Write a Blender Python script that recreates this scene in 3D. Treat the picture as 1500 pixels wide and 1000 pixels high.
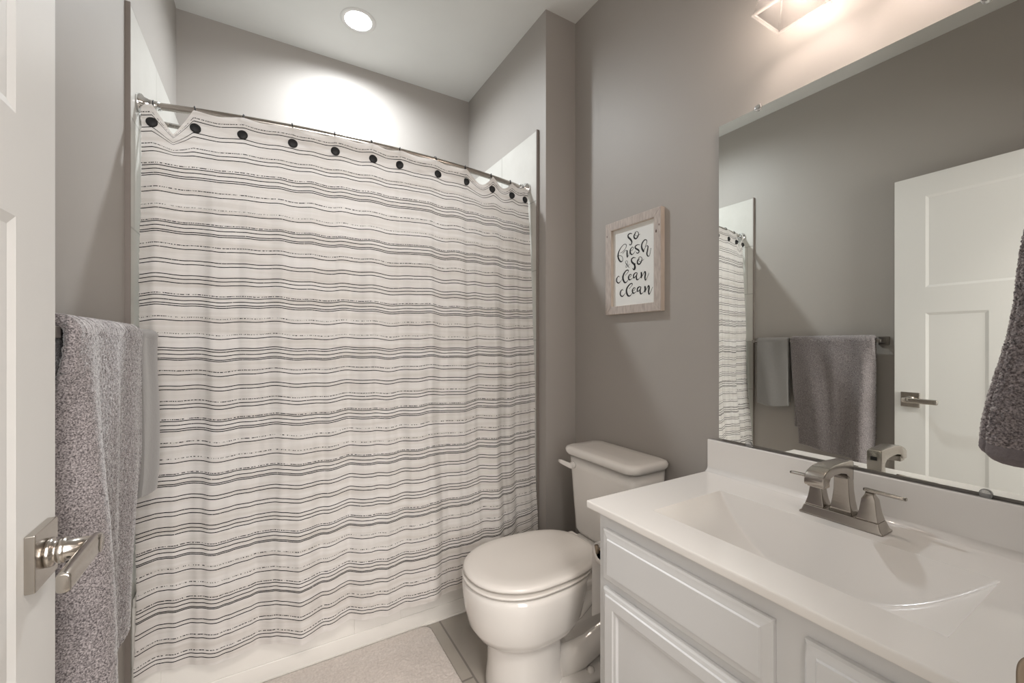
import bpy, bmesh, math, random
from mathutils import Vector, Matrix
random.seed(7)
for o in list(bpy.data.objects): bpy.data.objects.remove(o, do_unlink=True)
S = bpy.context.scene
COL = S.collection

# ---------------------------------------------------------------- camera, light, exposure
CAMZ = 1.185
YAW = math.atan2(358, 610)
cam = bpy.data.cameras.new('camera'); cam.sensor_width = 36; cam.lens = 610/1500*36
cam.shift_y = 4/1500; cam.clip_start = 0.01
camo = bpy.data.objects.new('camera', cam); COL.objects.link(camo)
camo.location = (0, 0, CAMZ); camo.rotation_euler = (math.pi/2, 0, -YAW)
S.camera = camo
S.view_settings.view_transform = 'Standard'; S.view_settings.look = 'None'
S.view_settings.gamma = 1; S.view_settings.exposure = 1.16
S.view_settings.use_curve_mapping = False
w = bpy.data.worlds.new('world'); S.world = w; w.use_nodes = True
w.node_tree.nodes['Background'].inputs[0].default_value = (1.0, .95, .88, 1)
w.node_tree.nodes['Background'].inputs[1].default_value = 0.6
S.cycles.max_bounces = 12; S.cycles.diffuse_bounces = 6; S.cycles.glossy_bounces = 6
S.cycles.transparent_max_bounces = 12
S.cycles.sample_clamp_indirect = 4.0

CAN_STRENGTH = 14.0       # recessed lamp lens
CAN_POWER = 8.6          # its beam
BULB_STRENGTH = 48.0      # vanity bulbs
HALL_FILL_POWER = 14.0         # added overhead fill in the hallway, behind the camera
def area(name, loc, size, power, col, rot=(0, 0, 0), sy=None):
    l = bpy.data.lights.new(name, 'AREA'); l.energy = power; l.color = col
    l.size = size
    if sy: l.shape = 'RECTANGLE'; l.size_y = sy
    o = bpy.data.objects.new(name, l); COL.objects.link(o); o.location = loc; o.rotation_euler = rot
    return o
area('hallway_overhead_fill', (0.15, -0.75, 2.60), 0.5, HALL_FILL_POWER, (1, .93, .85))  # added soft fill through the doorway, not an actual fixture
area('hallway_front_fill', (0.25, -1.26, 1.55), 1.0, 25.0, (1, .965, .945), (math.pi/2, 0, 0), 1.5)  # large upright fill added to light the curtain frontally; no window is there

# ---------------------------------------------------------------- materials
def mat(name, col, rough=.5, metal=0, spec=.5, **kw):
    m = bpy.data.materials.new(name); m.use_nodes = True
    b = m.node_tree.nodes['Principled BSDF']
    b.inputs['Base Color'].default_value = (*col, 1)
    b.inputs['Roughness'].default_value = rough
    b.inputs['Metallic'].default_value = metal
    b.inputs['Specular IOR Level'].default_value = spec
    for k, v in kw.items(): b.inputs[k.replace('_', ' ')].default_value = v
    return m
def N(m, t, **kw):
    n = m.node_tree.nodes.new(t)
    for k, v in kw.items():
        if k in n.inputs: n.inputs[k].default_value = v
        else: setattr(n, k, v)
    return n
def L(m, a, b): m.node_tree.links.new(a, b)
def bsdf(m): return m.node_tree.nodes['Principled BSDF']
def noise_bump(m, scale, strength, dist=.001, detail=2, vec=(1, 1, 1)):
    tc = N(m, 'ShaderNodeTexCoord'); mp = N(m, 'ShaderNodeMapping'); mp.inputs['Scale'].default_value = vec
    L(m, tc.outputs['Object'], mp.inputs[0])
    n = N(m, 'ShaderNodeTexNoise', Scale=scale, Detail=detail); L(m, mp.outputs[0], n.inputs['Vector'])
    b = N(m, 'ShaderNodeBump', Strength=strength, Distance=dist); L(m, n.outputs[0], b.inputs['Height'])
    L(m, b.outputs[0], bsdf(m).inputs['Normal'])
    return mp, n
def noise_col(m, c1, c2, scale, vec=(1, 1, 1), detail=3, lo=.3, hi=.7):
    tc = N(m, 'ShaderNodeTexCoord'); mp = N(m, 'ShaderNodeMapping'); mp.inputs['Scale'].default_value = vec
    L(m, tc.outputs['Object'], mp.inputs[0])
    n = N(m, 'ShaderNodeTexNoise', Scale=scale, Detail=detail); L(m, mp.outputs[0], n.inputs['Vector'])
    r = N(m, 'ShaderNodeValToRGB'); r.color_ramp.elements[0].position = lo; r.color_ramp.elements[1].position = hi
    r.color_ramp.elements[0].color = (*c1, 1); r.color_ramp.elements[1].color = (*c2, 1)
    L(m, n.outputs[0], r.inputs[0]); L(m, r.outputs[0], bsdf(m).inputs['Base Color'])
    return r

PAINT = mat('taupe_paint', (.385, .362, .338), .50, spec=.38); noise_bump(PAINT, 130, .12, .0012)
CEIL = mat('ceiling_paint', (.73, .735, .72), .8)
WHITEP = mat('white_trim_paint', (.72, .715, .70), .35)
DOORP = mat('door_paint', (.71, .705, .685), .38)
CABP = mat('cabinet_paint', (.66, .665, .67), .38)
PORC = mat('porcelain', (.78, .755, .725), .10, Coat_Weight=.3)
SEATM = mat('toilet_seat_plastic', (.78, .75, .715), .22)
MARB = mat('cultured_marble', (.82, .80, .775), .12, Coat_Weight=.2)
ACRY = mat('tub_acrylic', (.80, .78, .74), .25)
NICK = mat('brushed_nickel', (.50, .465, .425), .21, 1); noise_bump(NICK, 60, .15, .0004, vec=(1, 1, 12))
CHROME = mat('chrome', (.78, .78, .78), .10, 1)
BARM = mat('dark_nickel', (.30, .28, .26), .32, 1)
BRONZE = mat('worn_nickel', (.33, .27, .21), .35, 1)
BLACK = mat('black_rubber', (.006, .006, .007), .6)
DARKTR = mat('tile_edge_metal', (.22, .19, .17), .5)
MIRR = mat('mirror_silver', (.89, .915, .89), .0, 1)
GEDGE = mat('glass_edge', (.62, .72, .69), .1, Transmission_Weight=.3)
CLEARP = mat('clear_plastic', (.9, .9, .9), .1, Transmission_Weight=.85)
PAPER = mat('paper', (.82, .79, .76), .9)
HOLE = mat('dark_hole', (.02, .02, .02), .6)
noise_col(CEIL, (.71, .715, .70), (.75, .755, .74), 3)

# shower tile: large pale slabs with thin grout, from object position
def tile_mat(name, c1, c2, grout, bw, rh, mort, axes, loc=(0, 0, 0), rough=.3, offset=.5, freq=2):
    m = mat(name, c1, rough)
    tc = N(m, 'ShaderNodeTexCoord'); sp = N(m, 'ShaderNodeSeparateXYZ'); L(m, tc.outputs['Object'], sp.inputs[0])
    cb = N(m, 'ShaderNodeCombineXYZ')
    for i, a in enumerate(axes): L(m, sp.outputs[a], cb.inputs[i])
    mp = N(m, 'ShaderNodeMapping'); mp.inputs['Location'].default_value = loc; L(m, cb.outputs[0], mp.inputs[0])
    br = N(m, 'ShaderNodeTexBrick'); br.offset = offset; br.offset_frequency = freq
    L(m, mp.outputs[0], br.inputs['Vector'])
    br.inputs['Color1'].default_value = (*c1, 1); br.inputs['Color2'].default_value = (*c2, 1)
    br.inputs['Mortar'].default_value = (*grout, 1); br.inputs['Scale'].default_value = 1
    br.inputs['Mortar Size'].default_value = mort; br.inputs['Brick Width'].default_value = bw
    br.inputs['Row Height'].default_value = rh; br.inputs['Mortar Smooth'].default_value = .1
    n = N(m, 'ShaderNodeTexNoise', Scale=5.0, Detail=8.0, Roughness=.65); L(m, tc.outputs['Object'], n.inputs['Vector'])
    mx = N(m, 'ShaderNodeMix', data_type='RGBA', blend_type='MULTIPLY'); mx.inputs[0].default_value = .35
    rr = N(m, 'ShaderNodeValToRGB'); rr.color_ramp.elements[0].position = .3; rr.color_ramp.elements[1].position = .65
    rr.color_ramp.elements[0].color = (.72, .71, .69, 1)
    L(m, n.outputs[0], rr.inputs[0]); L(m, br.outputs['Color'], mx.inputs[6]); L(m, rr.outputs[0], mx.inputs[7])
    L(m, mx.outputs[2], bsdf(m).inputs['Base Color'])
    bp = N(m, 'ShaderNodeBump', Strength=.4, Distance=.002, invert=True); L(m, br.outputs['Fac'], bp.inputs['Height'])
    L(m, bp.outputs[0], bsdf(m).inputs['Normal'])
    return m
TILE = tile_mat('shower_tile', (.62, .61, .575), (.59, .58, .545), (.44, .43, .40), .61, .34, .003, (1, 2, 0), (.10, -2.225+.34*7, 0))
TILEB = tile_mat('shower_tile_back', (.62, .61, .575), (.59, .58, .545), (.44, .43, .40), .61, .34, .003, (0, 2, 1), (.10, -2.225+.34*7, 0))
FLOORT = tile_mat('floor_tile', (.44, .405, .36), (.40, .37, .33), (.24, .22, .20), .61, .305, .004, (1, 0, 2), (-1.35+.61*3, -.635+.305*4, 0), .35, .35)

# weathered wood for the sign frame
WOOD = mat('greywashed_wood', (.5, .44, .4), .65)
noise_col(WOOD, (.40, .345, .315), (.56, .50, .455), 30, (1, 6, 1), 5)
WOODE = mat('pale_raw_wood', (.62, .54, .47), .65); noise_col(WOODE, (.56, .48, .41), (.68, .60, .53), 30, (1, 1, .3), 4)
SIGNW = mat('sign_board', (.80, .81, .79), .6)
INK = mat('black_ink', (.012, .012, .014), .7)
KNOT = mat('wood_knot', (.10, .06, .045), .7)

# bath mat
MATM = mat('bath_mat_pile', (.66, .60, .555), .95, Sheen_Weight=.4)
noise_col(MATM, (.58, .52, .48), (.72, .66, .615), 140, detail=4)

# towels
def towel_mat(name, dark, light, sc):
    m = mat(name, dark, .95, spec=.1, Sheen_Weight=.55, Sheen_Roughness=.45)
    noise_col(m, dark, light, sc, detail=3, lo=.35, hi=.68)
    return m
TOWEL = towel_mat('grey_terry', (.070, .061, .064), (.40, .365, .365), 420)
TOWELD = towel_mat('charcoal_terry', (.09, .078, .082), (.36, .32, .32), 420)
TOWELH = mat('plain_grey_towel', (.26, .255, .25), .9, spec=.1, Sheen_Weight=.4); noise_bump(TOWELH, 260, .5, .001)
BAND = mat('woven_towel_band', (.16, .14, .145), .9)
noise_bump(BAND, 300, .8, .001)

# striped curtain cloth: a per-face value says whether the face is plain cloth (0), solid yarn (1) or dotted yarn (.5)
def curtain_mat():
    m = mat('striped_curtain_cloth', (.8, .78, .75), .9, spec=.15, Sheen_Weight=.15)
    b = bsdf(m)
    at = N(m, 'ShaderNodeAttribute', attribute_name='yarn')
    tc = N(m, 'ShaderNodeTexCoord')
    mp = N(m, 'ShaderNodeMapping'); mp.inputs['Scale'].default_value = (330, 0, 41); L(m, tc.outputs['Object'], mp.inputs[0])
    n = N(m, 'ShaderNodeTexNoise', Scale=1.0, Detail=2.0); L(m, mp.outputs[0], n.inputs['Vector'])
    # threshold: solid yarn shows almost everywhere, dotted yarn shows where the noise is high
    thr = N(m, 'ShaderNodeMapRange'); thr.inputs['From Min'].default_value = .5; thr.inputs['From Max'].default_value = 1
    thr.inputs['To Min'].default_value = .52; thr.inputs['To Max'].default_value = .30
    L(m, at.outputs['Fac'], thr.inputs['Value'])
    gt = N(m, 'ShaderNodeMath', operation='GREATER_THAN'); L(m, n.outputs[0], gt.inputs[0]); L(m, thr.outputs[0], gt.inputs[1])
    on = N(m, 'ShaderNodeMath', operation='GREATER_THAN'); L(m, at.outputs['Fac'], on.inputs[0]); on.inputs[1].default_value = .1
    mu = N(m, 'ShaderNodeMath', operation='MULTIPLY'); L(m, gt.outputs[0], mu.inputs[0]); L(m, on.outputs[0], mu.inputs[1])
    # faint heather bands of the weave
    mp2 = N(m, 'ShaderNodeMapping'); mp2.inputs['Scale'].default_value = (2.5, 0, 55); L(m, tc.outputs['Object'], mp2.inputs[0])
    n2 = N(m, 'ShaderNodeTexNoise', Scale=1.0, Detail=5.0); L(m, mp2.outputs[0], n2.inputs['Vector'])
    r2 = N(m, 'ShaderNodeValToRGB'); r2.color_ramp.elements[0].position = .32; r2.color_ramp.elements[1].position = .6
    r2.color_ramp.elements[0].color = (.67, .635, .60, 1); r2.color_ramp.elements[1].color = (.79, .765, .745, 1)
    L(m, n2.outputs[0], r2.inputs[0])
    mx = N(m, 'ShaderNodeMix', data_type='RGBA'); L(m, mu.outputs[0], mx.inputs[0])
    L(m, r2.outputs[0], mx.inputs[6]); mx.inputs[7].default_value = (.009, .009, .010, 1)
    L(m, mx.outputs[2], b.inputs['Base Color'])
    n3 = N(m, 'ShaderNodeTexNoise', Scale=1.0, Detail=3.0)
    mp3 = N(m, 'ShaderNodeMapping'); mp3.inputs['Scale'].default_value = (60, 0, 420); L(m, tc.outputs['Object'], mp3.inputs[0]); L(m, mp3.outputs[0], n3.inputs['Vector'])
    bp = N(m, 'ShaderNodeBump', Strength=.35, Distance=.0015); L(m, n3.outputs[0], bp.inputs['Height']); L(m, bp.outputs[0], b.inputs['Normal'])
    tr = N(m, 'ShaderNodeBsdfTranslucent'); L(m, mx.outputs[2], tr.inputs[0])
    ms = N(m, 'ShaderNodeMixShader'); ms.inputs[0].default_value = .22
    L(m, b.outputs[0], ms.inputs[1]); L(m, tr.outputs[0], ms.inputs[2])
    L(m, ms.outputs[0], m.node_tree.nodes['Material Output'].inputs[0])
    return m
CURT = curtain_mat()
def thin_mat(name, col, transp, rough=.5, trans=.3, tint=1.0):
    m = mat(name, col, rough)
    b = bsdf(m); tp = N(m, 'ShaderNodeBsdfTransparent'); tp.inputs[0].default_value = (tint, tint, tint, 1); tr = N(m, 'ShaderNodeBsdfTranslucent'); tr.inputs[0].default_value = (*col, 1)
    m1 = N(m, 'ShaderNodeMixShader'); m1.inputs[0].default_value = trans; L(m, b.outputs[0], m1.inputs[1]); L(m, tr.outputs[0], m1.inputs[2])
    m2 = N(m, 'ShaderNodeMixShader'); m2.inputs[0].default_value = transp; L(m, m1.outputs[0], m2.inputs[1]); L(m, tp.outputs[0], m2.inputs[2])
    L(m, m2.outputs[0], m.node_tree.nodes['Material Output'].inputs[0])
    return m
LINER = thin_mat('liner_vinyl', (.85, .86, .84), .08, .35, .5)
SHADEG = thin_mat('shade_glass', (.95, .91, .87), .955, .12, .6, .66)
SHADER_ = thin_mat('shade_glass_rim', (.98, .93, .88), .86, .12, .6, .8)
def emit(name, col, s):
    m = bpy.data.materials.new(name); m.use_nodes = True; nt = m.node_tree; nt.nodes.remove(nt.nodes['Principled BSDF'])
    e = nt.nodes.new('ShaderNodeEmission'); e.inputs[0].default_value = (*col, 1); e.inputs[1].default_value = s
    nt.links.new(e.outputs[0], nt.nodes['Material Output'].inputs[0]); return m
CANL = emit('recessed_lens', (.93, .97, 1.0), CAN_STRENGTH)
BULB = emit('warm_bulb', (1.0, .84, .73), BULB_STRENGTH)

# ---------------------------------------------------------------- builders
def obj(name, bm, m, parent=None, smooth=False, loc=None, mods=()):
    me = bpy.data.meshes.new(name); bmesh.ops.recalc_face_normals(bm, faces=bm.faces[:]) if smooth != 'keep' else None
    if loc:
        bmesh.ops.translate(bm, verts=bm.verts[:], vec=-Vector(loc))
    bm.to_mesh(me); bm.free()
    ms = m if isinstance(m, (list, tuple)) else [m]
    for x in ms: me.materials.append(x)
    if smooth:
        for p in me.polygons: p.use_smooth = True
        if smooth != 'keep' and smooth != 'all':
            try: me.se_from_angle(angle=math.radians(40))
            except Exception: pass
    o = bpy.data.objects.new(name, me); COL.objects.link(o)
    if smooth is True:
        wn = o.modifiers.new('weighted', 'WEIGHTED_NORMAL'); wn.keep_sharp = True
    if loc: o.location = loc
    if parent is not None:
        o.parent = parent; o.matrix_parent_inverse = Matrix.Identity(4)
        p = parent
        off = Vector((0, 0, 0))
        while p is not None: off += p.location; p = p.parent
        # geometry is written in world coordinates; move it into the parent's frame
        me.transform(Matrix.Translation(-off))
    return o
def tag(o, label, cat, group=None):
    o['label'] = label; o['category'] = cat
    if group: o['group'] = group
    return o
def thing(name, loc, label, cat, group=None):
    o = bpy.data.objects.new(name, None); COL.objects.link(o); o.location = loc; o.empty_display_size = .05
    return tag(o, label, cat, group)
def struct(o): o['kind'] = 'structure'; return o
def B(): return bmesh.new()
def box(bm, lo, hi, bev=0, seg=2, mi=0):
    vs = [bm.verts.new((x, y, z)) for x in (lo[0], hi[0]) for y in (lo[1], hi[1]) for z in (lo[2], hi[2])]
    idx = [(0, 1, 3, 2), (4, 6, 7, 5), (0, 4, 5, 1), (2, 3, 7, 6), (0, 2, 6, 4), (1, 5, 7, 3)]
    fs = [bm.faces.new([vs[i] for i in f]) for f in idx]
    for f in fs: f.material_index = mi
    if bev:
        es = list({e for f in fs for e in f.edges})
        bmesh.ops.bevel(bm, geom=es, offset=bev, segments=seg, profile=.5, affect='EDGES')
    return vs
def boxo(name, lo, hi, m, parent=None, bev=0, smooth=False, loc=None):
    bm = B(); box(bm, lo, hi, bev); return obj(name, bm, m, parent, smooth or bool(bev), loc)
def loft(bm, rings, cap=True, closed=True, mi=0):
    R = [[bm.verts.new(p) for p in r] for r in rings]
    n = len(R[0])
    for a, b in zip(R[:-1], R[1:]):
        for i in range(n if closed else n-1):
            j = (i+1) % n
            f = bm.faces.new((a[i], a[j], b[j], b[i])); f.material_index = mi
    if cap:
        for r in (R[0], R[-1]):
            try: bm.faces.new(r).material_index = mi
            except Exception: pass
    return R
def tube(bm, pts, r, n=12, cap=True, mi=0):
    pts = [Vector(p) for p in pts]; rings = []
    up = None
    for i, p in enumerate(pts):
        t = (pts[min(i+1, len(pts)-1)] - pts[max(i-1, 0)]).normalized()
        if up is None:
            up = Vector((0, 0, 1)) if abs(t.z) < .9 else Vector((1, 0, 0))
        a = t.cross(up).normalized(); up = a.cross(t).normalized()
        rr = r[i] if isinstance(r, (list, tuple)) else r
        rings.append([p + a*math.cos(2*math.pi*k/n)*rr + up*math.sin(2*math.pi*k/n)*rr for k in range(n)])
    loft(bm, rings, cap, mi=mi)
def lathe(bm, c, axis, prof, n=28, mi=0):
    """prof: list of (distance along axis, radius)"""
    c = Vector(c); ax = Vector(axis).normalized()
    a = ax.orthogonal().normalized(); b = ax.cross(a)
    rings = [[c + ax*h + (a*math.cos(2*math.pi*k/n) + b*math.sin(2*math.pi*k/n))*max(r, 1e-5) for k in range(n)] for h, r in prof]
    loft(bm, rings, True, mi=mi)
def rrect(cx, cy, hx, hy, r, n=6):
    out = []
    for sx, sy, a0 in ((1, 1, 0), (-1, 1, 90), (-1, -1, 180), (1, -1, 270)):
        for k in range(n+1):
            a = math.radians(a0 + 90*k/n)
            out.append((cx + sx*(hx-r) + r*math.cos(a), cy + sy*(hy-r) + r*math.sin(a)))
    return out
def sm(x): x = max(0, min(1, x)); return x*x*(3-2*x)
def interp(x, P):
    if x <= P[0][0]: return P[0][1]
    for (a, fa), (b, fb) in zip(P[:-1], P[1:]):
        if x <= b: return fa + (fb-fa)*sm((x-a)/(b-a))
    return P[-1][1]

# ---------------------------------------------------------------- room shell
XL, XR, YN, YB, ZC = -.374, 1.32, .065, 2.508, 2.777
YS, XS = 1.626, 1.141                  # stub wall beside the tub: its front face and its tub side
TT = .012                              # tile thickness
YT = 1.690                             # front edge of the shower tile
struct(boxo('floor', (XL-.1, -1.4, -.1), (XR+.9, YB+.1, 0), FLOORT))
LX, LY, LR = .385, 2.15, .060         # hole for the recessed lamp
bm = B(); h_ = .12
for lo, hi in (((XL-.1, -1.4), (XR+.9, LY-h_)), ((XL-.1, LY+h_), (XR+.9, YB+.1)), ((XL-.1, LY-h_), (LX-h_, LY+h_)), ((LX+h_, LY-h_), (XR+.9, LY+h_))):
    box(bm, (*lo, ZC), (*hi, ZC+.1))
ring_o, ring_i, ring_t = [], [], []
for k in range(48):
    a = 2*math.pi*k/48+math.pi/4; c_, s_ = math.cos(a), math.sin(a); m_ = max(abs(c_), abs(s_))
    ring_o.append((LX+h_*c_/m_, LY+h_*s_/m_, ZC)); ring_i.append((LX+LR*c_, LY+LR*s_, ZC)); ring_t.append((LX+LR*c_, LY+LR*s_, ZC+.1))
loft(bm, [ring_o, ring_i, ring_t], cap=False)
struct(obj('ceiling', bm, CEIL))
struct(boxo('wall_left', (XL-.1, -1.4, 0), (XL, YB+.1, ZC), PAINT))
struct(boxo('wall_right', (XR, YN-.1, 0), (XR+.1, YB+.1, ZC), PAINT))
struct(boxo('wall_back', (XL, YB, 0), (XR, YB+.1, ZC), PAINT))
struct(boxo('wall_stub', (XS, YS, 0), (XR, YB, ZC), PAINT))
bm = B()
OX0, OX1, OZ = -.262, .566, 2.06       # doorway
box(bm, (XL, YN-.12, 0), (OX0, YN, ZC)); box(bm, (OX1, YN-.12, 0), (XR, YN, ZC)); box(bm, (OX0, YN-.12, OZ), (OX1, YN, ZC))
struct(obj('wall_front', bm, PAINT))
struct(boxo('wall_hallway', (XL, -1.4, 0), (XR+.9, -1.3, ZC), PAINT))
struct(boxo('wall_hallway_side', (XR+.8, -1.3, 0), (XR+.9, YN-.1, ZC), PAINT))
bm = B()   # jamb and casing
box(bm, (OX0, YN-.12, 0), (OX0+.012, YN, OZ)); box(bm, (OX1-.012, YN-.12, 0), (OX1, YN, OZ)); box(bm, (OX0+.012, YN-.12, OZ-.012), (OX1-.012, YN, OZ))
box(bm, (OX0-.055, YN, 0), (OX0, YN+.014, OZ+.06), .003); box(bm, (OX1, YN, 0), (OX1+.06, YN+.014, OZ+.06), .003); box(bm, (OX0, YN, OZ), (OX1, YN+.014, OZ+.06), .003)
struct(obj('door_frame', bm, WHITEP, smooth=True)).name = 'trim_1'
def base(name, lo, hi): return struct(boxo(name, lo, hi, WHITEP, bev=.004))
base('baseboard_left', (XL, .1, 0), (XL+.014, YT-.012, .13))
base('baseboard_right', (XR-.014, .90, 0), (XR, YS-.014, .13))
base('baseboard_back', (XS+.002, YS-.014, 0), (XR, YS, .13))
# shower tile on three alcove walls
Z0T, Z1T = .36, 2.225
struct(boxo('wall_tile_left', (XL, YT, 0), (XL+TT, YB, Z1T), TILE))
struct(boxo('wall_tile_right', (XS-TT, YT, 0), (XS, YB, Z1T), TILE))
struct(boxo('wall_tile_back', (XL+TT, YB-TT, 0), (XS-TT, YB, Z1T), TILEB))
bm = B()
box(bm, (XL, YT-.006, 0), (XL+TT+.001, YT, Z1T+.004)); box(bm, (XS-TT-.001, YT-.006, 0), (XS, YT, Z1T+.004))
struct(obj('trim_2', bm, DARKTR))

# ---------------------------------------------------------------- door leaf, open along the left wall
def door():
    R0 = Vector((-.255, .082, 0)); e = Vector((-.275, .886, 0)); d = (e-R0); W = d.length; d.normalize(); nn = Vector((d.y, -d.x, 0))  # nn points to the room
    if nn.x < 0: nn = -nn
    T = .035; Zb, Zt = .012, 2.050
    def P(s, t, z): v = R0 + d*s + nn*t; return (v.x, v.y, z)
    bm = B()
    # front: stiles and rails proud of recessed panels (three panels: one wide above, two tall below)
    st = .122; mul = .125
    xs = [0, st, (W-mul)/2, (W+mul)/2, W-st, W]
    zs = [Zb, .26, 1.345, 1.474, 1.941, Zt]
    def q(a, b, z0, z1, t0, t1):
        lo = (a, t0, z0); hi = (b, t1, z1)
        vs = box(bm, lo, hi)
        for v in vs: v.co = Vector(P(v.co.x, v.co.y, v.co.z))
    q(0, W, Zb, Zt, -T+.0038, -.0038)                       # core
    for t0, t1 in ((-.0038, 0), (-T, -T+.0038)):
        q(0, st, Zb, Zt, t0, t1); q(W-st, W, Zb, Zt, t0, t1)
        q(st, W-st, Zb, zs[1], t0, t1); q(st, W-st, zs[2], zs[3], t0, t1); q(st, W-st, zs[4], Zt, t0, t1)
        q(xs[2], xs[3], zs[1], zs[2], t0, t1)
    for a, b, z0, z1 in ((st, W-st, zs[3], zs[4]), (st, xs[2], zs[1], zs[2]), (xs[3], W-st, zs[1], zs[2])):   # sloped sticking around each panel
        e_ = .012
        loft(bm, [[P(a, -.0001, z0), P(b, -.0001, z0), P(b, -.0001, z1), P(a, -.0001, z1)], [P(a+e_, -.0037, z0+e_), P(b-e_, -.0037, z0+e_), P(b-e_, -.0037, z1-e_), P(a+e_, -.0037, z1-e_)]], cap=False)
    o = obj('door_1', bm, DOORP); struct(o)
    # lever set
    hs, hz = W-.065, .897
    bm = B(); vs = box(bm, (hs-.037, 0, hz-.038), (hs+.037, .011, hz+.038), .0015)
    for v in bm.verts: v.co = Vector(P(v.co.x, v.co.y, v.co.z))
    hr = obj('door_handle', bm, NICK, o, True)
    bm = B(); lathe(bm, P(hs, .010, hz), nn, [(0, .0001), (0, .019), (.004, .020), (.008, .019), (.009, .0155), (.013, .0155), (.014, .0175), (.020, .0175), (.0205, .0135), (.056, .0125)], 24)
    obj('spindle', bm, NICK, hr, True)
    bm = B()
    rings = []
    for s, hh, tt in ((.020, .006, .002), (.016, .0115, .006), (.0, .013, .0075), (-.05, .013, .0075), (-.10, .013, .0075), (-.115, .0125, .007), (-.118, .010, .005)):
        rings.append([P(hs+s, .058+b, hz+a) for a, b in rrect(0, 0, hh, tt, min(hh, tt)*.8, 4)])
    loft(bm, rings)
    obj('lever', bm, NICK, hr, True)
    bm = B(); lathe(bm, P(hs-.012, .035, hz-.0125), (0, 0, -1), [(0, .003), (.0012, .003)], 10); obj('set_screw_hole', bm, HOLE, hr)
    # hinges' latch plate on the free edge
    bm = B(); box(bm, (W, -.028, hz-.03), (W+.0015, -.008, hz+.03))
    for v in bm.verts: v.co = Vector(P(v.co.x, v.co.y, v.co.z))
    obj('latch_plate', bm, NICK, o)
door()
# strike plate on the other jamb, its curved lip sticking out past the casing
bm = B()
SZ = .902
box(bm, (OX1-.0145, YN-.10, SZ-.035), (OX1-.012, YN-.004, SZ+.035), .001)
rings = []
for k in range(25):
    f = -1+2*k/24; z = SZ+.030*f; reach = .0295*max(0, 1-abs(f)**3.2)**.5
    ln = [(OX1-.0135-.006*(i/10)**2+.002*i/10, YN-.006+reach*i/10) for i in range(11)]
    rings.append([(x, y, z) for x, y in ln] + [(x+.0022, y-.0003, z) for x, y in reversed(ln)])
loft(bm, rings)
tag(obj('strike_plate', bm, BRONZE, smooth=True), 'dark metal strike plate lip on the door jamb at the lower right corner', 'strike plate')

# ---------------------------------------------------------------- bathtub
def tub():
    x0, x1, y0, y1 = XL+TT+.001, XS-TT-.001, 1.705, YB-TT-.001
    zr = .40
    bm = B()
    cx, cy = (x0+x1)/2, (y0+y1)/2; hx, hy = (x1-x0)/2, (y1-y0)/2
    def rr(ix, iy, r, z, k=6, dy=0): return [(px, py+dy, z) for px, py in rrect(cx, cy, hx-ix, hy-iy, r, k)]
    loft(bm, [rr(0, 0, .004, zr-.03), rr(0, 0, .006, zr-.006), rr(.006, .006, .01, zr), rr(.05, .062, .09, zr), rr(.06, .072, .10, zr-.012),
              rr(.09, .095, .12, .25), rr(.12, .125, .13, .12), rr(.20, .18, .12, .085)], cap=False)
    bm.faces.new([v for v in bm.verts][-28:])
    basin = bm
    # apron: outer skirt with two shallow recessed panels and a toe ledge
    t = tag(obj('bathtub', basin, ACRY, smooth=True), 'white alcove bathtub behind the striped shower curtain', 'bathtub')
    bm = B()
    def skin(a, b, z0, z1, d): box(bm, (a, y0-d, z0), (b, y0, z1), .0025)
    skin(x0, x1, 0, .062, .006)
    skin(x0, x0+.07, .062, zr-.03, .006); skin(x1-.07, x1, .062, zr-.03, .006); skin(.29, .47, .062, zr-.03, .0045)
    skin(x0+.07, .29, zr-.08, zr-.03, .006); skin(.47, x1-.07, zr-.08, zr-.03, .006)
    box(bm, (x0, y0-.012, 0), (x1, y0-.005, .008), .002)
    box(bm, (x0, y0, 0), (x1, y0+.02, zr-.029))
    obj('apron', bm, ACRY, t, True)
tub()

# ---------------------------------------------------------------- curtain rods, rings, curtain, liner
ZR = 1.965
def rod_y(x): return 1.78 - .1*(1-((x-.384)/.757)**2)
XA, XB = XL+TT, XS-TT
t = thing('curved_shower_rod', (XA, 1.79, ZR), 'brushed metal curved shower rod the striped curtain hangs from', 'shower rod')
bm = B(); n = 60
tube(bm, [(XA+.03+(XB-XA-.06)*i/n, rod_y(XA+.03+(XB-XA-.06)*i/n), ZR) for i in range(n+1)], .0115, 14)
obj('rod', bm, NICK, t, 'all')
for X, sx in ((XA, 1), (XB, -1)):
    bm = B(); Y = rod_y(X+.02*sx)
    lathe(bm, (X, Y+.004*0, ZR), (sx, -.12, 0), [(0, .0001), (0, .029), (.007, .030), (.013, .028), (.018, .021), (.030, .0165), (.045, .0145), (.062, .0135)], 28)
    obj('rod_flange', bm, CHROME, t, True)
t = thing('straight_liner_rod', (XA, 1.812, ZR-.035), 'thin straight inner rod behind the curved rod, carrying the liner', 'shower rod')
bm = B(); tube(bm, [(XA+.004, 1.812, ZR-.035), (XB-.004, 1.812, ZR-.035)], .008, 12); obj('rod', bm, NICK, t, 'all')
for X, sx in ((XA, 1), (XB, -1)):
    bm = B(); lathe(bm, (X, 1.812, ZR-.035), (sx, 0, 0), [(0, .0001), (0, .020), (.006, .020), (.010, .013), (.016, .013), (.017, .0155), (.024, .0155), (.025, .011), (.05, .0105)], 24)
    obj('rod_flange', bm, CHROME, t, True)

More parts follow.
